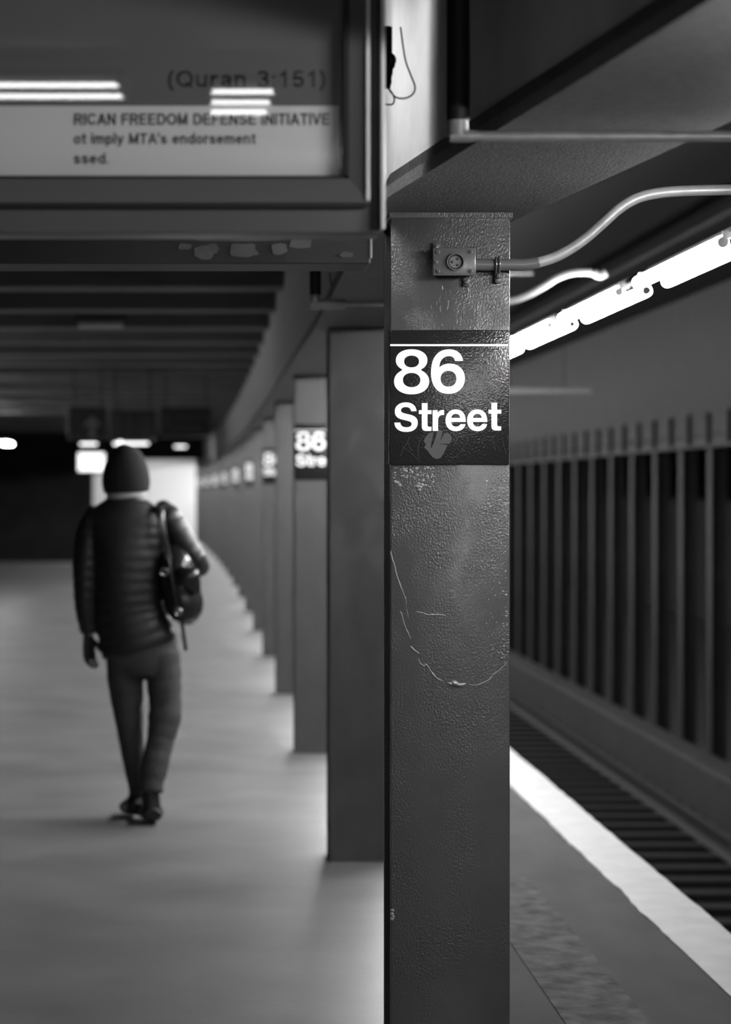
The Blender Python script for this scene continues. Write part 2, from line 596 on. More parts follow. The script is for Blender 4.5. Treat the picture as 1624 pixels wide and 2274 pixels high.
G = {}
G['8'] = [eight(), ell(375, 523, 84, 66), ell(375.5, 732, 98, 80)]
G['6'] = [bez([(955, 517), (945, 435, 885, 385, 798, 385), (660, 385, 593, 490, 593, 650), (593, 800, 665, 888, 793, 888),
               (900, 888, 976, 815, 976, 715), (976, 615, 905, 547, 808, 547), (760, 547, 715, 562, 688, 590),
               (690, 510, 735, 463, 798, 463), (835, 463, 858, 483, 864, 517)]), ell(791, 717, 89, 89)]
G['S'] = [bez([(431, 1083), (428, 1018, 380, 983, 310, 983), (235, 983, 186, 1025, 186, 1085), (186, 1150, 232, 1170, 290, 1182),
               (345, 1194, 375, 1200, 375, 1226), (375, 1250, 350, 1263, 318, 1263), (275, 1263, 252, 1245, 249, 1210), (181, 1210),
               (184, 1280, 235, 1316, 315, 1316), (395, 1316, 445, 1278, 445, 1212), (445, 1150, 400, 1130, 340, 1117),
               (285, 1105, 256, 1100, 256, 1074), (256, 1050, 278, 1036, 308, 1036), (345, 1036, 366, 1052, 370, 1083)])]
tt = [(490, 992), (555, 992), (555, 1071), (600, 1071), (600, 1115), (555, 1115), (555, 1235), (555, 1252, 562, 1258, 580, 1258), (600, 1258), (600, 1303),
      (580, 1306, 560, 1306, 545, 1306), (510, 1306, 490, 1292, 490, 1255), (490, 1115), (457, 1115), (457, 1071), (490, 1071)]
G['t'] = [bez(tt)]
G['r'] = [bez([(612, 1071), (668, 1071), (668, 1103), (682, 1078, 705, 1066, 742, 1068), (742, 1126), (700, 1120, 674, 1140, 674, 1185), (674, 1305), (612, 1305)])]
ee = [bez([(985, 1204), (823, 1204), (825, 1238, 845, 1256, 876, 1256), (900, 1256, 918, 1246, 925, 1228), (984, 1228), (972, 1278, 935, 1308, 874, 1308),
           (800, 1308, 757, 1258, 757, 1186), (757, 1113, 803, 1062, 873, 1062), (948, 1062, 987, 1115, 985, 1204)]),
      bez([(823, 1158), (827, 1130, 845, 1113, 873, 1113), (902, 1113, 919, 1130, 923, 1158)])]
G['e'] = ee


def gl2w(loops, dx=0, dy=0):
    out = []
    for lp in loops:
        q = []
        for x, y in lp:
            p = P(840 + (x + dx) / 5.075, 700 + (y + dy) / 5.075, 6.5)
            if q and abs(q[-1][0] - p.x) + abs(q[-1][1] - p.z) < 1e-6: continue
            q.append((p.x, p.z))
        out.append(q)
    return out


def sign():
    a, b = P(866, 733, 6.5), P(1129.5, 1032, 6.5)
    s_ = empty('station_sign', ((a.x + b.x) / 2, 6.5, b.z))
    mb = MB()
    mb.box((a.x - .0015, 6.494, b.z), (b.x + .001, 6.4998, a.z), .0025, 3)
    mb.box((a.x - .0015, 6.497, b.z), (a.x + .0, 6.516, a.z), .0006)
    plate = mb.build('plate', M['sign'], s_, smooth=True)
    y = 6.4938
    l = P(866, 764.5, 6.5); r = P(1129, 769, 6.5)
    MB().box((a.x + .0005, y - .0003, r.z), (b.x - .0012, y + .0004, l.z)).build('white_stripe', M['white'], s_)
    for k, (ch, dx, dy) in enumerate((('8', 0, 0), ('6', 0, 0), ('S', 0, 0), ('t', 0, 0), ('r', 0, 0), ('e', 0, 0), ('e', 243, 0), ('t', 784, -5))):
        me = flat_shapes(gl2w(G[ch], dx, dy), y, .0003)
        mesh_obj('numeral' if k < 2 else 'letter', me, M['white'], s_)
    return s_


s1 = sign()
tag(s1, 'black and white 86 Street sign in sharp focus on the nearest grey column', 'sign', 'station name signs on the columns')
sproto = None
base = Vector(s1.location)
for n in (3, 5, 7, 9, 11, 13, 15, 17, 19):
    c = copy_tree(s1)
    c.location = base + Vector((colx[n][0] - X1, colx[n][1] - Y1, 0))
    tag(c, 'blurred black and white 86 Street sign on the %s column from the camera' % ORD[n - 1], 'sign', 'station name signs on the columns')
# wear on the first sign only
ys_ = 6.4936


def stroke(pts, r=.00035, name='scratch'):
    q = catmull(pts, 5)
    MB().tube([Vector((P(840 + a / 5.075, 700 + b / 5.075, 6.5).x, ys_, P(840 + a / 5.075, 700 + b / 5.075, 6.5).z)) for a, b in q], r, 5).build(name, M['scratch'], s1)


stroke([(355, 1370), (325, 1440), (285, 1500), (250, 1590)]); stroke([(265, 1475), (360, 1545), (468, 1645)])
stroke([(330, 1440), (360, 1500), (385, 1530)]); stroke([(515, 1355), (470, 1420), (448, 1520), (460, 1610)])
stroke([(850, 1475), (900, 1380), (960, 1345), (1000, 1370), (1005, 1430)]); stroke([(760, 1560), (820, 1600), (890, 1580), (960, 1500)])
stroke([(1160, 1430), (1210, 1375), (1270, 1370), (1300, 1440), (1320, 1530)]); stroke([(1305, 1435), (1385, 1530)])
stroke([(1400, 1400), (1420, 1490), (1445, 1570)]); stroke([(625, 930), (640, 1000), (655, 1030)]); stroke([(925, 900), (920, 970), (935, 1030)])
sm = [[(512, 1420), (530, 1375), (570, 1335), (622, 1315), (612, 1380), (598, 1440), (592, 1490), (600, 1496), (625, 1440), (650, 1370), (668, 1298), (700, 1296), (726, 1308),
       (700, 1400), (706, 1406), (740, 1340), (775, 1322), (815, 1350), (832, 1390), (800, 1450), (745, 1450), (680, 1452), (780, 1462), (760, 1510), (735, 1560),
       (700, 1610), (655, 1622), (610, 1600), (580, 1560), (550, 1520), (515, 1490), (540, 1455)]]
mesh_obj('sticker_residue', flat_shapes(gl2w(sm), ys_ + .0001, .0001), M['smudge'], s1)

# ------------------------------------------------------------------ outlet box and its conduit on the first column
ob = empty('outlet_box', P(1005, 616, 6.5), 'painted metal outlet box with round three-hole socket on the nearest column', 'outlet')
a, b = P(957, 554, 6.5), P(1053, 616, 6.5)
D = .045
MB().box((a.x + .006, 6.5 - D, b.z + .002), (b.x - .002, 6.501, a.z - .006), .006, 3).build('back_box', M['boxp'], ob, smooth=True)
MB().box((a.x, 6.5 - D - .007, b.z), (b.x, 6.5 - D + .001, a.z), .003, 3).build('cover_plate', M['boxp'], ob, smooth=True)
fy = 6.5 - D - .007
for q in ((970, 564), (1042, 563), (970, 606), (1042, 606), (965, 586)):
    c = P(*q, 6.5)
    MB().cyl((c.x, fy + .001, c.z), (c.x, fy - .004, c.z), .0052, 10).ball((c.x, fy - .003, c.z), .0042, 1, .6, 1, 10).build('screw', M['boxp'], ob, smooth=True)
c = P(1007, 586, 6.5)
mb = MB()
seg = 36
prof = [(.0225, fy + .001), (.0225, fy - .006), (.0215, fy - .008), (.0195, fy - .008), (.0185, fy - .006), (.0185, fy + .0005)]
rings = [[mb.bm.verts.new((c.x + r * math.cos(2 * PI * k / seg), yy, c.z + r * math.sin(2 * PI * k / seg))) for k in range(seg)] for r, yy in prof]
for A, B in zip(rings, rings[1:]):
    for k in range(seg): mb.bm.faces.new([A[k], A[(k + 1) % seg], B[(k + 1) % seg], B[k]])
sr = mb.build('socket_ring', M['boxp'], ob, smooth=True)
MB().cyl((c.x, fy + .002, c.z), (c.x, fy - .0004, c.z), .0186, 32).build('socket_recess', M['hole'], ob)
face = MB().cyl((c.x, fy + .001, c.z), (c.x, fy - .001, c.z), .0148, 32).build('socket_face', M['sock'], ob)
for a_ in (60, 180, 300):
    hx, hz = c.x + .009 * math.cos(math.radians(a_)), c.z + .009 * math.sin(math.radians(a_))
    MB().cyl((hx, fy - .0005, hz), (hx, fy - .0016, hz), .0038, 14).build('socket_hole', M['hole'], ob)
for q in ((968, 550), (1035, 628)):
    c = P(*q, 6.5)
    s0 = 1 if q[1] > 600 else -1
    MB().box((c.x - .009, 6.489, c.z - .010), (c.x + .009, 6.5005, c.z + .012), .004, 3).ball((c.x, 6.488, c.z), .007, 1, .6, 1, 12).build('mounting_lug', M['boxp'], ob, smooth=True)

cd = empty('conduit_pipe', P(1120, 588, 6.47), 'curving conduit, dark painted at the outlet box and bare pale beyond, nearest column', 'pipe')


def path(pts):
    return [P(a, b, d) for a, b, d in catmull(pts, 8)]


yc = 6.475
MB().tube(path([(1050, 588, yc), (1085, 588, yc), (1130, 588, yc), (1165, 588, yc), (1196, 583, yc)]), .0148, 16).build('painted_run', M['pipep'], cd, smooth=True)
MB().tube(path([(1196, 583, yc), (1228, 573, yc), (1262, 556, yc), (1300, 530, yc), (1338, 497, yc), (1376, 463, yc), (1416, 440, yc), (1461, 429, yc), (1520, 424, yc), (1640, 421, yc), (1760, 421, yc)]), .0135, 16).build('bare_run', M['pipe'], cd, smooth=True)
cl = MB()
c = P(1108, 588, yc)
pts = [(c.x, yc - .019 * math.sin(t), c.z + .019 * math.cos(t)) for t in [PI * k / 10 for k in range(11)]]
cl.tube(pts, (.0035), 8, up=(1, 0, 0))
cl2 = [(p[0] - .008, p[1], p[2]) for p in pts]; cl.tube(cl2, .0028, 8, up=(1, 0, 0))
f = P(1107, 617, 6.49)
cl.box((f.x - .010, 6.488, f.z - .014), (f.x + .008, 6.5, f.z + .016), .005, 3).ball((f.x, 6.487, f.z + .004), .0075, 1, .7, 1, 12)
cl.build('pipe_clamp', M['boxp'], cd, smooth=True)

# ------------------------------------------------------------------ conduits of the second and third columns
cd = empty('conduit_pipe', P(1131, 668, 11), 'pale curving conduit behind the nearest column with a fitting at its end', 'pipe')
MB().tube(path([(1000, 672, 11), (1060, 672, 11), (1130, 669, 11), (1169, 657, 11), (1201, 640, 11), (1240, 616, 11), (1277, 605, 11), (1316, 605, 11)]), .0155, 14).build('bent_run', M['pipe2'], cd, smooth=True)
MB().tube(path([(1319, 605, 11), (1327, 610, 11), (1336, 611, 11), (1346, 606, 11)]), .018, 12).build('end_fitting', M['pipe2'], cd, smooth=True)
cd = MB().tube([P(784, 606, 15.4), P(1184, 606, 15.4)], .0135, 12).build('conduit_pipe', M['pipep'], smooth=True)
rebase(tag(cd, 'short dim conduit behind the nearest column, above the bent pale conduit', 'pipe'), P(1140, 606, 15.4))

# hanging conduit drops with transverse pipes, one before each of the first two columns


def drop(d, x0, x1, yt, yb, elb, pipe_to, ypipe, rp, label):
    r = empty('hanging_conduit', P((x0 + x1) / 2, yb, d), label, 'pipe', 'conduits hanging below the girder')
    xc = (x0 + x1) / 2
    top = P(xc, yt, d)
    MB().cyl(P(xc, yb, d), top, (x1 - x0) / 2 * d / F, 20).build('black_riser', M['black'], r, smooth=True)
    xa, xb, ya, yb2 = elb
    e = MB()
    hh = (yb2 - ya) / 2 * d / F
    ym = (ya + yb2) / 2
    e.tube([P(xa, ym, d), P(xa + (xb - xa) * .6, ym, d), P(xb, ym, d)], [hh, hh, hh * .8], 16)
    e.tube([P(xc - 1, yb - 8, d), P(xc - 1, ym, d)], [(x1 - x0) * .46 * d / F] * 2, 16)
    e.build('elbow_fitting', M['pipe'], r, smooth=True)
    MB().cyl(P(xb - 2, ypipe, d), P(pipe_to, ypipe, d), rp, 16).build('cross_pipe', M['pipe'], r, smooth=True)
    return r


drop(4.9, 992, 1044, -60, 268, (999, 1068, 288, 316), 1900, 303, .0105, 'thick black hanging riser with pale elbow and long cross pipe, top right')
drop(9.5, 688, 713, 560, 655, (688, 768, 664, 688), 1050, 675, .0095, 'black hanging riser with pale elbow left of the nearest column')
# thin wires beside the second drop
for pts in ([(756, 606, 9.6), (748, 628, 9.6), (738, 652, 9.6)], [(733, 606, 9.6), (735, 628, 9.6), (738, 652, 9.6)]):
    o = MB().tube(path(pts), .003, 6).build('hanging_wire', M['black'], smooth=True)
    rebase(tag(o, 'thin wire meeting another in a V beside the pale elbow', 'wire', 'pair of wires in a V'), P(*pts[-1]))

# black cable bundle over the poster case corner
cb = empty('cable_bundle', P(845, 165, 5.3), 'black cable bundle with two loose loops above the poster case corner', 'cable')
mb = MB()
for k in range(16):
    mb.ball(P(random.uniform(826, 870), random.uniform(120, 185), 5.3), random.uniform(.008, .014), 1, 1, 1.2, 10)
mb.tube(path([(856, 60, 5.3), (856, 110, 5.3), (857, 150, 5.3), (852, 195, 5.3)]), .014, 12)
mb.build('taped_joint', M['black'], cb, smooth=True)
MB().tube(path([(890, 60, 5.3), (900, 130, 5.3), (912, 165, 5.3), (922, 193, 5.3), (916, 210, 5.3), (900, 218, 5.3), (882, 217, 5.3), (871, 208, 5.3), (860, 192, 5.3)]), .0018, 8).build('wire_loop', M['black'], cb, smooth=True)
MB().tube(path([(858, 192, 5.3), (870, 205, 5.3), (876, 220, 5.3), (872, 231, 5.3), (860, 232, 5.3), (845, 228, 5.3)]), .0018, 8).build('wire_loop', M['black'], cb, smooth=True)

# ------------------------------------------------------------------ poster case hanging in front
DP = 4.5
pc = empty('poster_case', P(858, 520, DP), 'wide framed poster case hanging at upper left, printed notice behind glass', 'poster case')
tilt = .036
X0 = -1.7
k_ = DP / F


def px2(x, y): return ((x - VX) * k_, EYE + (VY - y) * k_)


xr, zb = px2(850, 512)
zt = 2.93
MB().box((X0, DP + .045, zb), (xr, DP + .16, zt), .004).build('cabinet', M['cab'], pc, smooth=True)
xr2, zb2 = px2(858, 525)
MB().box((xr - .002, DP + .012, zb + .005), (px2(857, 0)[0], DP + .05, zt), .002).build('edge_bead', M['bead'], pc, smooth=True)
# frame rails: bottom and right, with mitred corner, sloping in
fx1, fz1 = px2(822, 450)
fx0, fz0 = px2(775, 393)
MB().hull([(X0, DP, fz1), (fx1, DP, fz1), (fx0, DP + .012, fz0), (X0, DP + .012, fz0),
           (X0, DP + .05, fz1), (fx1, DP + .05, fz1), (fx0, DP + .05, fz0), (X0, DP + .05, fz0)],
          [(0, 1, 2, 3), (4, 5, 1, 0), (5, 6, 2, 1), (6, 7, 3, 2), (7, 4, 0, 3), (4, 7, 6, 5)]).build('bottom_rail', M['alu'], pc)
MB().hull([(fx1, DP, fz1), (fx1, DP, zt), (fx0, DP + .012, zt), (fx0, DP + .012, fz0),
           (fx1, DP + .05, fz1), (fx1, DP + .05, zt), (fx0, DP + .05, zt), (fx0, DP + .05, fz0)],
          [(0, 1, 2, 3), (4, 5, 1, 0), (5, 6, 2, 1), (6, 7, 3, 2), (7, 4, 0, 3), (4, 7, 6, 5)]).build('side_rail', M['alu'], pc)
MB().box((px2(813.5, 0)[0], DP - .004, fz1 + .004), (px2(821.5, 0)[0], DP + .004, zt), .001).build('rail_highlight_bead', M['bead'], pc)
MB().box((X0, DP + .012, px2(0, 459)[1]), (px2(815, 0)[0], DP + .034, px2(0, 450)[1])).build('gasket', M['black'], pc)
gx, gz = px2(766, 392)
MB().box((gx - .001, DP + .006, gz - .002), (fx0 + .001, DP + .016, zt)).build('inner_gasket', M['black'], pc)
MB().box((X0, DP + .006, px2(0, 395)[1]), (fx0, DP + .016, px2(0, 389)[1])).build('inner_gasket', M['black'], pc)
# poster sheet, slightly back in the case
pd = DP + .038
MB().box((X0, pd, gz - .002), (px2(756, 0)[0], pd + .002, zt)).build('poster_sheet', M['paper'], pc)
MB().box((px2(754, 0)[0], pd - .001, gz - .002), (fx0, pd + .001, zt)).build('mat_border', M['cab'], pc)
MB().box((X0, pd - .0006, px2(0, 228)[1]), (px2(757, 0)[0], pd - .0001, zt)).build('grey_print_band', M['paperdk'], pc)
gm = MB().hull([(X0, DP + .030, gz), (gx, DP + .030, gz), (gx, DP + .030 - tilt * (zt - gz), zt), (X0, DP + .030 - tilt * (zt - gz), zt),
                (X0, DP + .032, gz), (gx, DP + .032, gz), (gx, DP + .032 - tilt * (zt - gz), zt), (X0, DP + .032 - tilt * (zt - gz), zt)],
               [(0, 1, 2, 3), (5, 4, 7, 6), (4, 5, 1, 0), (5, 6, 2, 1), (6, 7, 3, 2), (7, 4, 0, 3)]).build('glass_pane', M['glass'], pc)


def arc(cx, cy, rx, ry, a0, a1, n=10):
    return [(cx + rx * math.cos(math.radians(a0 + (a1 - a0) * k / n)), cy + ry * math.sin(math.radians(a0 + (a1 - a0) * k / n))) for k in range(n + 1)]


SF = {   # centre lines of grotesque letters, capital height 1
    'R': (.68, [[(.1, 0), (.1, .92), (.4, .92)] + arc(.4, .71, .2, .21, 90, -90) + [(.1, .5)], [(.4, .5), (.6, 0)]]),
    'I': (.2, [[(.1, 0), (.1, 1)]]),
    'C': (.74, [arc(.39, .5, .31, .43, 42, 318, 16)]),
    'A': (.7, [[(.06, 0), (.35, .96), (.64, 0)], [(.16, .3), (.54, .3)]]),
    'N': (.68, [[(.1, 0), (.1, 1)], [(.1, .95), (.58, .05)], [(.58, 0), (.58, 1)]]),
    'F': (.58, [[(.1, 0), (.1, .92), (.56, .92)], [(.1, .5), (.5, .5)]]),
    'E': (.62, [[(.58, .08), (.1, .08), (.1, .92), (.57, .92)], [(.1, .51), (.53, .51)]]),
    'D': (.7, [[(.34, .08), (.1, .08), (.1, .92), (.34, .92)] + arc(.34, .5, .28, .42, 90, -90, 12)]),
    'O': (.78, [arc(.39, .5, .31, .43, 0, 360, 22)]),
    'Q': (.78, [arc(.39, .5, .31, .43, 0, 360, 22), [(.46, .24), (.7, 0)]]),
    'M': (.8, [[(.1, 0), (.1, 1)], [(.1, .93), (.4, .08), (.7, .93)], [(.7, 0), (.7, 1)]]),
    'T': (.6, [[(.02, .92), (.58, .92)], [(.3, 0), (.3, .92)]]),
    'V': (.64, [[(.05, 1), (.32, .04), (.59, 1)]]),
    'S': (.66, [arc(.33, .71, .23, .21, 25, 250, 12) + arc(.33, .29, .25, .21, 75, -155, 12)]),
    'u': (.55, [[(.08, .72), (.08, .24)] + arc(.26, .24, .18, .17, 180, 360, 8), [(.45, 0), (.45, .72)]]),
    'r': (.36, [[(.08, 0), (.08, .72)], arc(.3, .42, .2, .24, 160, 82, 6)]),
    'a': (.52, [arc(.26, .5, .17, .16, 165, 0, 8) + [(.43, 0)], arc(.24, .2, .17, .14, 40, 330, 12), [(.3, .4), (.43, .42)]]),
    'n': (.55, [[(.08, 0), (.08, .72)], arc(.27, .48, .18, .18, 180, 0, 8) + [(.45, 0)]]),
    'm': (.82, [[(.08, 0), (.08, .72)], arc(.24, .5, .16, .16, 180, 0, 8) + [(.4, 0)], arc(.56, .5, .16, .16, 180, 0, 8) + [(.72, 0)]]),
    'p': (.56, [[(.08, -.25), (.08, .72)], arc(.28, .35, .2, .29, 0, 360, 16)]),
    'd': (.56, [[(.48, 0), (.48, 1)], arc(.28, .35, .2, .29, 0, 360, 16)]),
    'o': (.56, [arc(.28, .35, .2, .29, 0, 360, 16)]),
    'e': (.55, [[(.09, .37), (.46, .37)] + arc(.275, .35, .2, .29, 5, 315, 14)]),
    's': (.5, [arc(.25, .51, .16, .14, 20, 250, 10) + arc(.25, .21, .17, .15, 75, -160, 10)]),
    't': (.34, [[(.04, .66), (.32, .66)], [(.16, .92), (.16, .16), (.2, .08), (.31, .07)]]),
    'i': (.18, [[(.08, 0), (.08, .72)], [(.08, .92), (.08, 1)]]),
    'l': (.18, [[(.08, 0), (.08, 1)]]),
    'y': (.52, [[(.05, .72), (.26, .06)], [(.47, .72), (.22, -.14), (.06, -.2)]]),
    "'": (.14, [[(.07, 1), (.07, .72)]]), '.': (.2, [[(.05, .08), (.13, .08)]]), ' ': (.26, []),
    ':': (.22, [[(.1, .02), (.1, .12)], [(.1, .58), (.1, .68)]]),
    '1': (.5, [[(.1, .72), (.3, .9)], [(.3, 0), (.3, 1)]]),
    '3': (.56, [arc(.27, .73, .19, .2, 160, -90, 12) + arc(.27, .28, .21, .22, 90, -160, 12)]),
    '5': (.56, [[(.47, .92), (.15, .92), (.1, .5)] + arc(.27, .33, .2, .26, 140, -155, 12)]),
    '(': (.32, [arc(.5, .4, .38, .72, 125, 235, 10)]), ')': (.32, [arc(-.2, .4, .38, .72, 55, -55, 10)]),
}


def text(body, px0, px1, base_y, cap_h, y, m, parent, name, wt=.085, gap=.09):
    W_ = sum(SF[ch][0] + gap for ch in body) - gap
    sx = (px1 - px0) / W_ * y / F
    sz = cap_h * y / F
    b = P(px0, base_y, y)
    bm = bmesh.new()
    x = 0

    def v(p): return bm.verts.new((b.x + p[0] * sx, y, b.z + p[1] * sz))
    for ch in body:
        w_, lines = SF[ch]
        for ln in lines:
            for (ax, ay), (bx, by) in zip(ln, ln[1:]):
                dx, dy = (bx - ax) * sx, (by - ay) * sz
                L_ = math.hypot(dx, dy) or 1e-6
                ox, oy = -dy / L_ * wt * sz / sx, dx / L_ * wt
                ex, ey = (bx - ax) / L_ * wt * sz * .45, (by - ay) / L_ * wt * sz * .45
                a_, b_ = (ax - ex + x, ay - ey), (bx + ex + x, by + ey)
                bm.faces.new([v((a_[0] + ox, a_[1] + oy)), v((b_[0] + ox, b_[1] + oy)), v((b_[0] - ox, b_[1] - oy)), v((a_[0] - ox, a_[1] - oy))])
        x += w_ + gap
    me = bpy.data.meshes.new(name); bm.to_mesh(me); bm.free()
    return mesh_obj(name, me, m, parent)


yt = pd - .001
text('(Quran 3:151)', 370, 727, 193, 36, yt, M['text'], pc, 'printed_line', .075)
text('RICAN FREEDOM DEFENSE INITIATIVE', 164, 732, 277, 25, yt, M['text'], pc, 'printed_line')
text("ot imply MTA's endorsement", 164, 568, 319, 23, yt, M['text'], pc, 'printed_line')
text('ssed.', 164, 243, 363, 23, yt, M['text'], pc, 'printed_line')

# dark steel header box behind the poster case
d2 = 5.6
hb = empty('steel_header', P(823, 587, d2), 'long dark steel header with peeling patches hanging below the poster case', 'header beam')
x_r = P(823, 0, d2).x
z0 = P(0, 586, d2).z
MB().box((-2.2, d2, z0), (x_r, d2 + .19, 3.0), .003).build('header_body', M['box'], hb)  # unseen upper part carried up to the ceiling to cut the light pool
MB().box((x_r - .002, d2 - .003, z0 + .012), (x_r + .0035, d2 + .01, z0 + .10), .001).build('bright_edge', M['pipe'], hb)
rnd = random.Random(3)
for kk, (cx, cy, rx, ry) in enumerate(((520, 530, 95, 7), (470, 552, 16, 10), (455, 560, 22, 14), (540, 556, 34, 14), (620, 552, 18, 12), (668, 541, 26, 11), (410, 548, 14, 7), (770, 566, 14, 6))):
    lp = []
    for k in range(28):
        t = 2 * PI * k / 28
        q = 1 + .3 * noise.noise(Vector((cx + math.cos(t) * 1.5, cy + math.sin(t) * 1.5, 0)))
        p = P(cx + rx * q * math.copysign(abs(math.cos(t)) ** .7, math.cos(t)), cy + ry * q * math.copysign(abs(math.sin(t)) ** .7, math.sin(t)), d2)
        lp.append((p.x, p.z))
    mesh_obj('peeling_patch', flat_shapes([lp], d2 - .0008 - .0003 * kk, .0005), M['peel'], hb)
# hangers carry both boxes from the ceiling
for hx in (-1.2, -.1):
    o = MB().box((hx - .02, DP + .08, 2.9), (hx + .02, DP + .12, 3.03), .002).build('hanger_bracket', M['cab'], pc)

# ------------------------------------------------------------------ fluorescent lamps
ZT = EYE + .77


def fixture(x, y0, L, m, along=True, two=True):
    f_ = empty('fluorescent_lamp', (x, y0, ZT))
    MB().box((x - .022, y0 + .0, ZT + .03), (x + .022, y0 + L - .002, ZT + .052), .004).build('housing', M['void'], f_)
    for dx, dy in ((-.048, .03), (.048, -.03)):
        t = MB().cyl((x + dx, y0 + .24 + dy, ZT), (x + dx, y0 + L - .22 + dy, ZT), .022, 14).build('tube', m, f_, smooth=True)
        for yy in (y0 + .235 + dy, y0 + L - .215 + dy):
            MB().cyl((x + dx, yy - .012, ZT), (x + dx, yy + .012, ZT), .018, 14).box((x + dx * .6 - .02, yy - .006, ZT + .012), (x + dx * .6 + .02, yy + .006, ZT + .035)).build('socket', M['cap'], f_)
    return f_


LP = 2.0
proto = None
labs = ['nearest lit twin tube lamp over the platform edge, at the right side',
        'long lit twin tube lamp over the platform edge, the longest shown whole',
        'shorter looking lit twin tube lamp over the edge, next after the longest',
        'lit twin tube lamp just emerging from behind the nearest column']
for i in range(38):
    y0 = 7.75 + i * LP
    x = 1.66 + (ecurve(y0 + 1.2) - .5575)
    if proto is None:
        f_ = fixture(x, y0, LP, M['tube_dim'])
        proto = True
    elif i == 1:
        f_ = fixture(x, y0, LP, M['tube_mid'])
    elif i == 2:
        f_ = proto = fixture(x, y0, LP, M['tube'])
    else:
        f_ = copy_tree(proto); f_.location = (x, y0, ZT)
    tag(f_, labs[i] if i < 4 else 'lit twin tube lamp over the platform edge, hidden further down the row', 'lamp', 'tube lamps over the platform edge')
pn = None
for i, (x, y0, dz, L_) in enumerate(((1.42, 4.75, -.11, 1.55), (1.42, 2.1, -.22, 1.9), (2.45, -11.5, .02, LP))):  # unseen lamps; the second is added to light the poster
    if pn is None:
        f_ = pn = fixture(x, y0, L_, M['tube_near']); f_.location.z += dz
    else:
        f_ = fixture(x, y0, L_, M['tube_rear'] if i == 2 else M['tube_near']); f_.location.z += dz
    tag(f_, 'unseen lit twin tube lamp over the platform edge beside or behind the camera', 'lamp', 'tube lamps near the camera')
M['tube_fill_left'] = mat('tube_glow_fill_left', .9, .4, emit=22.0)
pl = None
for i in range(6):  # added lamps, fill light for the girder side and the ceiling
    y0 = 20.0 + i * 4.2
    if pl is None:
        f_ = pl = fixture(-3.2, y0, LP, M['tube_fill_left'])
    else:
        f_ = copy_tree(pl); f_.location = (-3.2, y0, ZT)
    tag(f_, 'added lit twin tube lamp along the other edge of the platform, outside the left border', 'lamp', 'added tube lamps along the other platform edge')
# beam above the lamps
strip('trim_60', M['void'], 1.915, 1.94, EYE + 1.30, EYE + 1.325, cf=ecurve)


def cross(x0, x1, y, z, n, gap, m, label, r=.019, group=None, name='ceiling_lamp'):
    f_ = empty(name, ((x0 + x1) / 2, y, z), label, 'lamp', group)
    MB().box((x0 - .03, y - .03, z + .035), (x1 + .03, y + gap * (n - 1) + .03, z + .075), .004).build('housing', M['fixture'], f_)
    for k in range(n):
        MB().cyl((x0, y + gap * k, z), (x1, y + gap * k, z), r, 12).build('tube', m, f_, smooth=True)
        for xx in (x0, x1):
            MB().box((xx - .012, y + gap * k - .012, z - .01), (xx + .012, y + gap * k + .012, z + .04)).build('socket', M['cap'], f_)
    return f_


# lamps mirrored in the glass of the poster case, behind the camera
cross(-1.5, -.36, -2.8, 2.86, 2, .6, M['tube_case'], 'twin tube lamp behind the camera mirrored at upper left of the poster glass', .013)
cross(.03, .32, -3.5, 2.84, 3, .6, M['tube_case'], 'short three tube lamp behind the camera mirrored mid poster glass', .012)
cross(-.12, .20, 5.90, 2.78, 2, .07, M['tube_pool'], 'twin tube lamp behind the steel header lighting the pale girder side')
# crosswise lamps far down the platform
GR = 'crosswise tube lamps far down the platform'
for k, (a, b, y_, d, lab) in enumerate(((178, 216, 986, 36, 'leftmost far crosswise lamp, left of the walker in the hat'),
                                        (252, 330, 985, 34, 'far crosswise lamp just above the walker\'s hat'),
                                        (388, 414, 992, 44, 'small far crosswise lamp right of the walker\'s hat'),)):
    p, q = P(a, y_, d), P(b, y_, d)
    cross(p.x, q.x, d, p.z, 1, .1, M['tube_far'], lab, .015, GR)
bb = empty('bare_bulb', P(267, 983, 33.6), 'small very bright round bulb just above the top of the walker\'s hat', 'lamp')
MB().ball(P(267, 983, 33.6), .03, 1, 1, 1, 16).build('glass_bulb', M['tube_far'], bb, smooth=True)
c = P(267, 983, 33.6)
MB().cyl((c.x, c.y, c.z + .025), (c.x, c.y, 3.02), .008, 8).build('cord', M['hsign'], bb)
# unlit tube lamps
UN = mat('unlit_tube', .55, .4)
p, q = P(176, 722, 19.5), P(272, 722, 19.5)
cross(p.x, q.x, 19.5, p.z, 1, .1, UN, 'single unlit pale tube lamp under the ceiling beams, upper left', .022)
p, q = P(1060, 868, 24), P(1312, 868, 24)
o = MB().cyl(p, q, .024, 14).build('hanging_pipe', M['pipe'], smooth=True)
pr = empty('hanging_pipe', (p + q) / 2, 'pale horizontal pipe crossing above the track right of the nearest sign', 'pipe')
o.name = 'pipe_run'; o.parent = pr
for v in o.data.vertices: v.co -= (p + q) / 2
for xx in (p.x + .3, q.x - .25):
    MB().cyl((xx, p.y, p.z), (xx, p.y, 3.56), .006, 8).build('hanger_rod', M['dark'], pr)

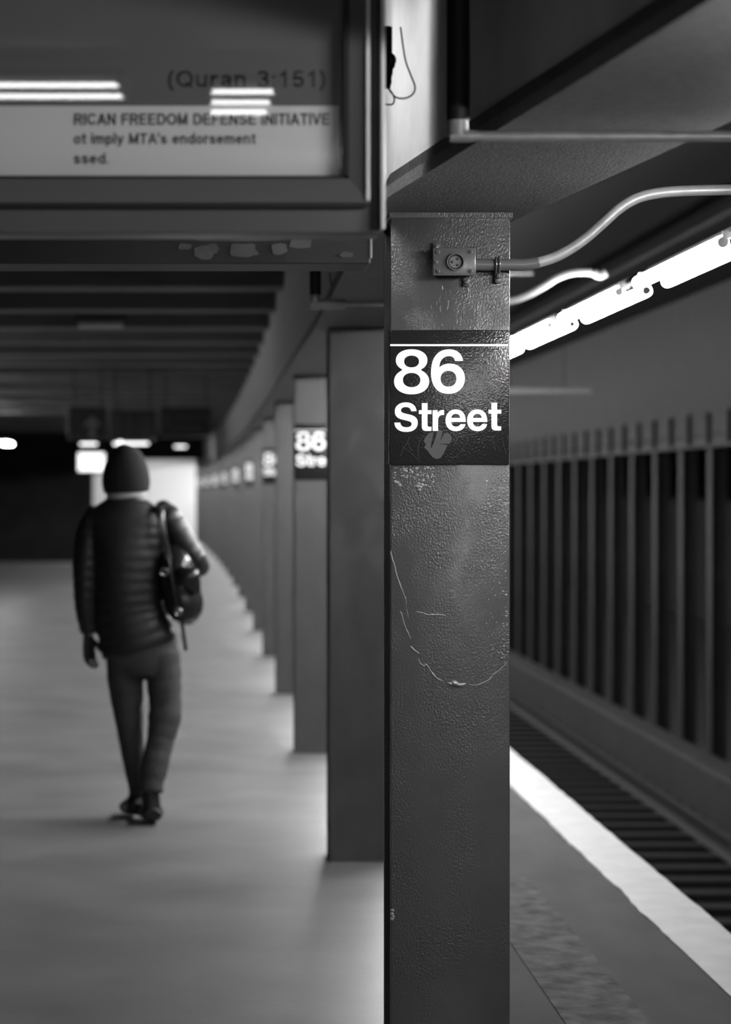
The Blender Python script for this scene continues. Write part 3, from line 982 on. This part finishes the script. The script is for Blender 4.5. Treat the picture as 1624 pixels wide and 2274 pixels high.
# ------------------------------------------------------------------ far end of the platform
hs = 27.0
for (a, b, t_, bt, d, lab, kind) in ((150, 236, 905, 976, 27, 'hanging black sign with a dim upward arrow, far left', 'arrow'),
                                     (243, 345, 912, 978, 28, 'hanging grey sign panel above the walker\'s head', 'panel'),
                                     (356, 470, 905, 972, 29, 'wide dark hanging sign right of the walker\'s head', 'bars')):
    p, q = P(a, t_, d), P(b, bt, d)
    s_ = empty('hanging_sign', ((p.x + q.x) / 2, d, q.z), lab, 'sign', 'hanging signs over the platform')
    MB().box((p.x, d, q.z), (q.x, d + .1, p.z), .01).build('sign_box', M['hsign'], s_)
    for xx in (p.x + .06, q.x - .06):
        MB().cyl((xx, d + .05, p.z - .01), (xx, d + .05, 3.02), .012, 8).build('hanger_rod', M['hsign'], s_)
    if kind == 'arrow':
        lp = [(205, 922), (228, 948), (212, 945), (212, 972), (198, 972), (198, 945), (182, 948)]
        mesh_obj('arrow', flat_shapes([[(P(x, y, d).x, P(x, y, d).z) for x, y in lp]], d - .004, .002), M['arrow'], s_)
    elif kind == 'panel':
        for xa, xb in ((246, 270), (276, 300), (306, 338)):
            u, v = P(xa, 920, d), P(xb, 970, d)
            MB().box((u.x, d - .006, v.z), (v.x, d + .001, u.z)).build('print_panel', M['panel'], s_)
    else:
        for xa, xb, ya, yb in ((364, 376, 920, 955), (388, 446, 924, 932), (370, 446, 945, 955), (455, 465, 924, 936)):
            u, v = P(xa, ya, d), P(xb, yb, d)
            MB().box((u.x, d - .006, v.z), (v.x, d + .001, u.z)).build('print_panel', M['panel'], s_)
# dark cross wall over the stair and the bright tiled stair wall
d = 58
p, q = P(205, 1022, d), P(404, 1100, d)
MB().box((p.x - .3, d + 3, 0), (q.x + .3, d + 3.3, 3.0), .02).build('wall_stair', M['tile'])['kind'] = 'structure'
p2 = P(404, 1020, d)
MB().box((-5.9, d - .05, p2.z), (p2.x + .5, d + .5, 3.02)).build('wall_stair_header', M['dark'])['kind'] = 'structure'
MB().box((-5.9, d - .04, 0), (P(205, 0, d).x, d + .5, p2.z)).build('wall_stair_left', M['dark'])['kind'] = 'structure'
p, q = P(210, 0, 55), P(400, 1012, 55)
cross(p.x, q.x, 59.2, 2.85, 2, .3, M['tube_stair'], 'far hidden twin tube lamp added to light the bright tiled stair wall', .03)  # added lamp, hidden by the cross wall, brightens the tiles
# lit panels on the left
u, v = P(174, 1006, 48), P(232, 1046, 48)
lb = empty('light_box', ((u.x + v.x) / 2, 48, v.z), 'bright lit box far away beside the left of the walker\'s hat', 'light box')
MB().box((u.x - .04, 48, v.z - .04), (v.x + .04, 48.15, u.z + .04), .01).build('case', M['hsign'], lb)
MB().box((u.x, 47.99, v.z), (v.x, 48.01, u.z)).build('lit_face', M['lit'], lb)
for xx in (u.x + .05, v.x - .05):
    MB().cyl((xx, 48.07, u.z + .03), (xx, 48.07, 3.02), .015, 8).build('hanger_rod', M['hsign'], lb)

# ------------------------------------------------------------------ track side
ZR = EYE - 2.69
for x_, lab in ((2.655, 'near running rail of the track, hidden below the platform edge'), (4.09, 'dull far running rail crossing the dark track bed')):
    prof = [(x_ - .07, ZR - .16), (x_ + .07, ZR - .16), (x_ + .07, ZR - .145), (x_ + .012, ZR - .12), (x_ + .012, ZR - .04), (x_ + .036, ZR - .03), (x_ + .036, ZR),
            (x_ - .036, ZR), (x_ - .036, ZR - .03), (x_ - .012, ZR - .04), (x_ - .012, ZR - .12), (x_ - .07, ZR - .145)]
    o = MB().prism(prof, 'y', -10, 94).build('rail', M['rail'])
    rebase(tag(o, lab, 'rail', 'running rails'), (x_, 0, ZR - .16))
tp = None
for i in range(58):
    y = 9 + i * .62
    if tp is None:
        tp = MB().box((2.15, y, ZR - .27), (4.42, y + .22, ZR - .161), .01).build('track_tie', M['tie'])
        rebase(tp, (3.3, y, ZR - .27)); o = tp
    else:
        o = tp.copy(); COL.objects.link(o); o.location = (3.3, y, ZR - .27)
    tag(o, 'dark wooden tie under the rails of the track', 'track tie', 'ties of the track')
MB().box((4.46, -10, -1.36), (4.76, 94, EYE - 2.45), .03).build('trim_61', M['curb'])['kind'] = 'structure'
# protection board of the contact rail
cr = empty('contact_rail', (4.36, 0, ZR - .1), 'contact rail under a board beside the column curb', 'rail')
# columns between the tracks
XC = 4.93
tc = empty('track_column', (XC, 22.0, -1.35))
Ht = EYE + .42
TW, TD = .15, .22
MB().box((XC, 22, -1.35), (XC + .014, 22 + TD, Ht), .002).build('left_flange', M['tcol'], tc)
MB().box((XC + TW - .014, 22, -1.35), (XC + TW, 22 + TD, Ht), .002).build('right_flange', M['tcol'], tc)
MB().box((XC + .01, 22 + TD / 2 - .06, -1.35), (XC + TW - .01, 22 + TD / 2 - .045, Ht)).build('web', M['tcol'], tc)
MB().box((XC - .02, 21.98, -1.35), (XC + TW + .02, 22 + TD + .02, -1.2), .01).build('base_plate', M['tcol'], tc)
for i in range(22):
    o = tc if i == 0 else copy_tree(tc)
    o.location = (XC, 22.0 + 1.525 * i, -1.35)
    tag(o, 'slim dark steel column in the row standing between the tracks', 'column', 'columns between the tracks')
tg = empty('track_girder', (XC, 30, Ht), 'dark riveted girder resting on the columns between the tracks', 'girder')
MB().box((XC - .02, 14, Ht), (XC + TW + .02, 94, 3.56)).build('web_plate', M['tcol'], tg)
MB().box((XC - .07, 14, Ht), (XC + TW + .07, 94, Ht + .03)).build('bottom_flange', M['tcol'], tg)
for i in range(30):
    y = 20 + i * 1.0
    MB().box((XC - .06, y, Ht + .03), (XC - .01, y + .05, Ht + .34)).build('stiffener', M['tcol'], tg)
mb = MB()
for i in range(160):
    y = 20 + i * .2
    mb.ball((XC - .025, y, Ht + .12), .018, .6, 1, 1, 6)
mb.build('rivets', M['tcol'], tg, smooth=True)['kind'] = 'stuff'
bpy.data.objects.remove(cr)

# ------------------------------------------------------------------ the walking person
DPX = 12.44
S = DPX / F
PX, PY = (300 - VX) * S, DPX


def W(px, py, dy=0.):
    """point of the figure seen at the pixel, dy metres beyond its plane"""
    return ((px - VX) * S, PY + dy, EYE - (py - VY) * S)


man = empty('person', (PX, PY, 0), 'person walking away in a dark quilted jacket, knit hat and grey trousers', 'person')


def limb(mb, pts, n=6, seg=16, quilt=0., period=.045):
    """pts: (px, py, dy, r_px_x, r_y)"""
    q = catmull(pts, n)
    P3 = [Vector(W(a[0], a[1], a[2])) for a in q]
    rad = []
    s_ = 0
    for i, a in enumerate(q):
        if i: s_ += (P3[i] - P3[i - 1]).length
        k = 1 + (quilt * (abs(math.sin(PI * s_ / period)) ** .6 - .6) if quilt else 0)
        rad.append((a[4] * k, a[3] * S * k))
    mb.tube(P3, rad, seg, up=(0, 1, 0))
    return mb


def hand(mb, wrist, d, side, palm_n, sc=1., grow=0.):
    """palm with four fingers and a thumb; d: direction of the fingers, side: towards the thumb"""
    wrist, d, side = Vector(wrist), Vector(d).normalized(), Vector(side)
    side = (side - d * side.dot(d)).normalized()
    nn = Vector(palm_n); nn = (nn - d * nn.dot(d) - side * nn.dot(side)).normalized()
    g = grow
    mb.tube([wrist - d * .02, wrist + d * .02 * sc, wrist + d * .06 * sc, wrist + d * .092 * sc],
            [(.017 + g, .024 + g), (.016 + g, .033 + g), (.015 + g, .040 + g), (.012 + g, .038 + g)], 14, up=nn)
    for k, (off, ln) in enumerate(((.030, .072), (.010, .080), (-.011, .074), (-.030, .058))):
        b = wrist + d * .085 * sc + side * off
        r = .0088 + g - .0006 * (k == 3)
        c1 = b + d * ln * .45 * sc + nn * .006
        c2 = c1 + (d + nn * .55).normalized() * ln * .32 * sc
        c3 = c2 + (d + nn * 1.3).normalized() * ln * .25 * sc
        mb.tube([b, c1, c2, c3], [r * 1.05, r, r * .92, r * .75], 8, up=nn)
    t0 = wrist + d * .025 * sc + side * .028
    t1 = t0 + (side * .8 + d * .7 + nn * .3).normalized() * .042
    t2 = t1 + (side * .35 + d + nn * .3).normalized() * .032
    mb.tube([t0, t1, t2], [.013 + g, .0105 + g, .0085 + g], 8, up=nn)


# body in one continuous skin: head, neck, trunk, arms, hands, legs, feet
LW = W(196, 1412, .02)       # left wrist
RW = W(408, 1212, .27)       # right wrist, holding the strap in front
bm_ = MB()
hc = Vector(W(279, 1042, .01))
bm_.ball(hc + Vector((0, 0, .02)), .086, .92, 1.12, 1.12, 24)
bm_.ball(hc + Vector((0, .035, -.045)), .062, .95, 1.1, 1.0, 20)
bm_.tube([hc + Vector((0, .105, .012)), hc + Vector((0, .128, -.022)), hc + Vector((0, .110, -.034))], [.010, .015, .012], 8)      # nose
bm_.tube([hc + Vector((-.022, .100, -.062)), hc + Vector((0, .110, -.062)), hc + Vector((.022, .100, -.062))], .008, 8)             # mouth
for s_ in (-1, 1):
    bm_.ball(hc + Vector((s_ * .082, .0, -.012)), .03, .3, .6, 1, 10)       # ears
    bm_.ball(hc + Vector((s_ * .032, .088, .006)), .014, 1, 1, .8, 10)      # eyes
limb(bm_, [(280, 1060, .0, 26, .06), (281, 1100, -.005, 27, .06), (283, 1140, 0, 40, .07)])
limb(bm_, [(284, 1125, 0, 60, .07), (282, 1170, 0, 78, .09), (284, 1260, .0, 68, .10), (290, 1350, 0, 62, .10), (308, 1430, 0, 70, .11), (318, 1465, 0, 66, .10)])
limb(bm_, [(212, 1160, 0, 22, .05), (192, 1230, -.01, 20, .045), (182, 1300, -.01, 17, .04), (186, 1350, 0, 15, .034), (196, 1412, .02, 11, .024)])
limb(bm_, [(360, 1150, 0, 22, .05), (402, 1195, -.02, 20, .045), (440, 1250, .0, 17, .04), (426, 1232, .14, 14, .033), (408, 1212, .27, 11, .025)])
limb(bm_, [(278, 1455, .0, 34, .08), (288, 1530, .03, 28, .07), (298, 1600, .05, 23, .06), (300, 1680, .07, 18, .05), (306, 1765, .08, 10, .03)])
limb(bm_, [(352, 1455, .0, 34, .08), (362, 1530, -.02, 28, .07), (362, 1590, -.03, 23, .06), (348, 1660, -.08, 18, .05), (333, 1740, -.14, 13, .035)])
hand(bm_, LW, (.03, .03, -1), (.6, .8, 0), (1, -.3, 0))
hand(bm_, RW, (-.5, .1, .8), (0, .8, .3), (-.8, -.5, 0))
limb(bm_, [(306, 1760, .08, 10, .03), (306, 1788, .10, 9, .02), (300, 1800, .16, 8, .015)])
limb(bm_, [(333, 1740, -.14, 13, .035), (335, 1775, -.12, 9, .02), (335, 1798, -.06, 8, .015)])
body = bm_.build('body', M['skin'], man, remesh=.0065)

jk = MB()
q = catmull([(284, 1096, -.005, 30, .075), (283, 1112, 0, 50, .10), (282, 1135, 0, 80, .118), (281, 1165, .0, 93, .128), (282, 1230, -.005, 82, .14), (283, 1300, -.005, 78, .14),
             (288, 1360, 0, 80, .14), (302, 1410, 0, 84, .142), (311, 1442, 0, 86, .14)], 16)
rings = []
P3 = [Vector(W(a[0], a[1], a[2])) for a in q]
zz = [p.z for p in P3]
rad = []
for a, p in zip(q, P3):
    k = 1 + .03 * (abs(math.sin(PI * (p.z) / .052)) ** .6 - .6)
    rad.append((a[4] * k, a[3] * S * k))
jk.tube(P3, rad, 40, up=(0, 1, 0))
limb(jk, [(226, 1136, 0, 28, .07), (204, 1172, 0, 33, .078), (193, 1235, -.01, 31, .072), (190, 1300, -.01, 27, .065), (191, 1352, 0, 24, .057), (198, 1405, .02, 20, .047)], 12, 24, .09, .05)
limb(jk, [(345, 1135, 0, 28, .07), (372, 1150, -.01, 31, .075), (402, 1195, -.02, 29, .07), (436, 1245, -.01, 26, .066)], 12, 24, .13, .05)
limb(jk, [(430, 1236, -.01, 26, .064), (441, 1254, .04, 24, .058), (428, 1236, .14, 21, .05), (412, 1216, .25, 17, .042)], 12, 24, .09, .05)
limb(jk, [(281, 1082, .0, 31, .075), (282, 1094, -.0, 36, .08), (283, 1112, 0, 44, .085)], 6, 24)    # collar
jacket = jk.build('jacket', M['jacket'], man, remesh=.0075)

tr = MB()
limb(tr, [(314, 1425, .0, 80, .125), (316, 1450, .0, 80, .125), (318, 1480, 0, 76, .12), (318, 1500, 0, 60, .10)], 6, 30)
limb(tr, [(279, 1450, .0, 43, .11), (278, 1500, .02, 41, .10), (282, 1560, .04, 36, .09), (288, 1620, .05, 30, .082), (296, 1690, .06, 25, .075), (304, 1745, .075, 21, .07), (307, 1768, .08, 20, .066)], 14, 24, .03, .09)
limb(tr, [(356, 1450, .0, 44, .11), (363, 1500, -.01, 40, .10), (367, 1560, -.03, 36, .09), (366, 1592, -.05, 37, .09), (356, 1645, -.08, 30, .08), (343, 1700, -.12, 31, .08), (338, 1730, -.14, 27, .072), (337, 1752, -.15, 27, .07)], 14, 24, .05, .07)
trousers = tr.build('trousers', M['trouser'], man, remesh=.0075)

ht = MB()
limb(ht, [(281, 1094, .01, 50, .118), (280, 1072, .01, 54, .128), (279, 1045, .01, 51, .130), (277, 1020, .01, 43, .118), (273, 1002, .01, 30, .09), (269, 990, .01, 12, .04), (268, 986, .01, 4, .012)], 8, 32)
hat = ht.build('knit_hat', M['hat'], man, remesh=.007)
sc_ = MB()
limb(sc_, [(280, 1088, .01, 43, .098), (281, 1098, .01, 46, .105), (282, 1106, .01, 44, .10)], 5, 28)
sc_.build('scarf', mat('pale_scarf', .45, .8), man, smooth=True)
gv = MB(); hand(gv, LW, (.03, .03, -1), (.6, .8, 0), (1, -.3, 0), grow=.004)
gv.build('glove', M['glove'], man, remesh=.004)
gv = MB(); hand(gv, RW, (-.5, .1, .8), (0, .8, .3), (-.8, -.5, 0), grow=.004)
gv.build('glove', M['glove'], man, remesh=.004)


def shoe(ankle, heel, toe, wd, name='shoe'):
    a, h, t = Vector(ankle), Vector(heel), Vector(toe)
    mb = MB()
    f_ = (t - h)
    mb.tube([h + Vector((0, 0, .035)) - f_ * .02, h + f_ * .15 + Vector((0, 0, .048)), h + f_ * .45 + Vector((0, 0, .045)), h + f_ * .75 + Vector((0, 0, .034)), t + Vector((0, 0, .026))],
            [(.030, wd * .75), (.046, wd * .95), (.044, wd * 1.0), (.034, wd * 1.08), (.018, wd * .6)], 18, up=(0, 0, 1))
    mb.tube([h + f_ * .12 + Vector((0, 0, .05)), a], [.046, .044], 16)
    s_ = mb.build(name, M['shoe'], man, remesh=.006)
    return s_


fl = W(300, 1818, .0)
shoe(W(306, 1765, .08), (W(303, 0, .03)[0], PY + .02, .02), (W(276, 0, .0)[0], PY + .29, .003), .046)
shoe(W(335, 1745, -.14), (W(340, 0, 0)[0], PY - .18, .012), (W(329, 0, 0)[0], PY + .11, .003), .060)

# shoulder bag
bag = empty('shoulder_bag', W(405, 1385, -.08), 'black glossy shoulder bag hanging under the walker\'s right arm', 'bag')
b_ = MB()
limb(b_, [(388, 1212, -.03, 20, .05), (392, 1250, -.05, 38, .085), (400, 1300, -.06, 44, .10), (410, 1345, -.06, 42, .10), (414, 1372, -.05, 30, .08), (414, 1386, -.05, 12, .04)], 8, 26, .06, .12)
b_.build('bag_body', M['bag'], bag, remesh=.008)
b_ = MB(); limb(b_, [(398, 1262, -.15, 8, .02), (418, 1280, -.17, 26, .03), (436, 1310, -.14, 12, .03)], 6, 12)
b_.build('front_pocket', M['bag'], bag, smooth=True)
b_ = MB(); b_.tube([W(*a) for a in catmull([(352, 1126, .08), (356, 1118, 0), (358, 1135, -.13), (364, 1180, -.155), (374, 1230, -.13), (384, 1262, -.13)], 6)], [(.005, .017)] * 31, 8, up=(0, 1, 0))
b_.build('shoulder_strap', M['strap'], bag, smooth=True)
b_ = MB(); b_.tube([W(*a) for a in catmull([(404, 1378, -.1), (408, 1405, -.1), (413, 1442, -.1)], 4)], [(.004, .009)] * 9, 8, up=(0, 1, 0))
b_.build('loose_strap', M['strap'], bag, smooth=True)
b_ = MB(); b_.tube([W(*a) for a in catmull([(375, 1240, -.14), (380, 1270, -.16), (388, 1310, -.165), (394, 1350, -.16)], 4)], [(.004, .006)] * 13, 8, up=(0, 1, 0))
b_.build('side_strap', M['strap'], bag, smooth=True)
for q_ in ((366, 1268, -.14), (397, 1355, -.165)):
    c = Vector(W(*q_))
    MB().tube([c + Vector((.016 * math.cos(t), 0, .016 * math.sin(t))) for t in [2 * PI * k / 12 for k in range(13)]], .004, 6).build('ring_buckle', M['buckle'], bag, smooth=True)
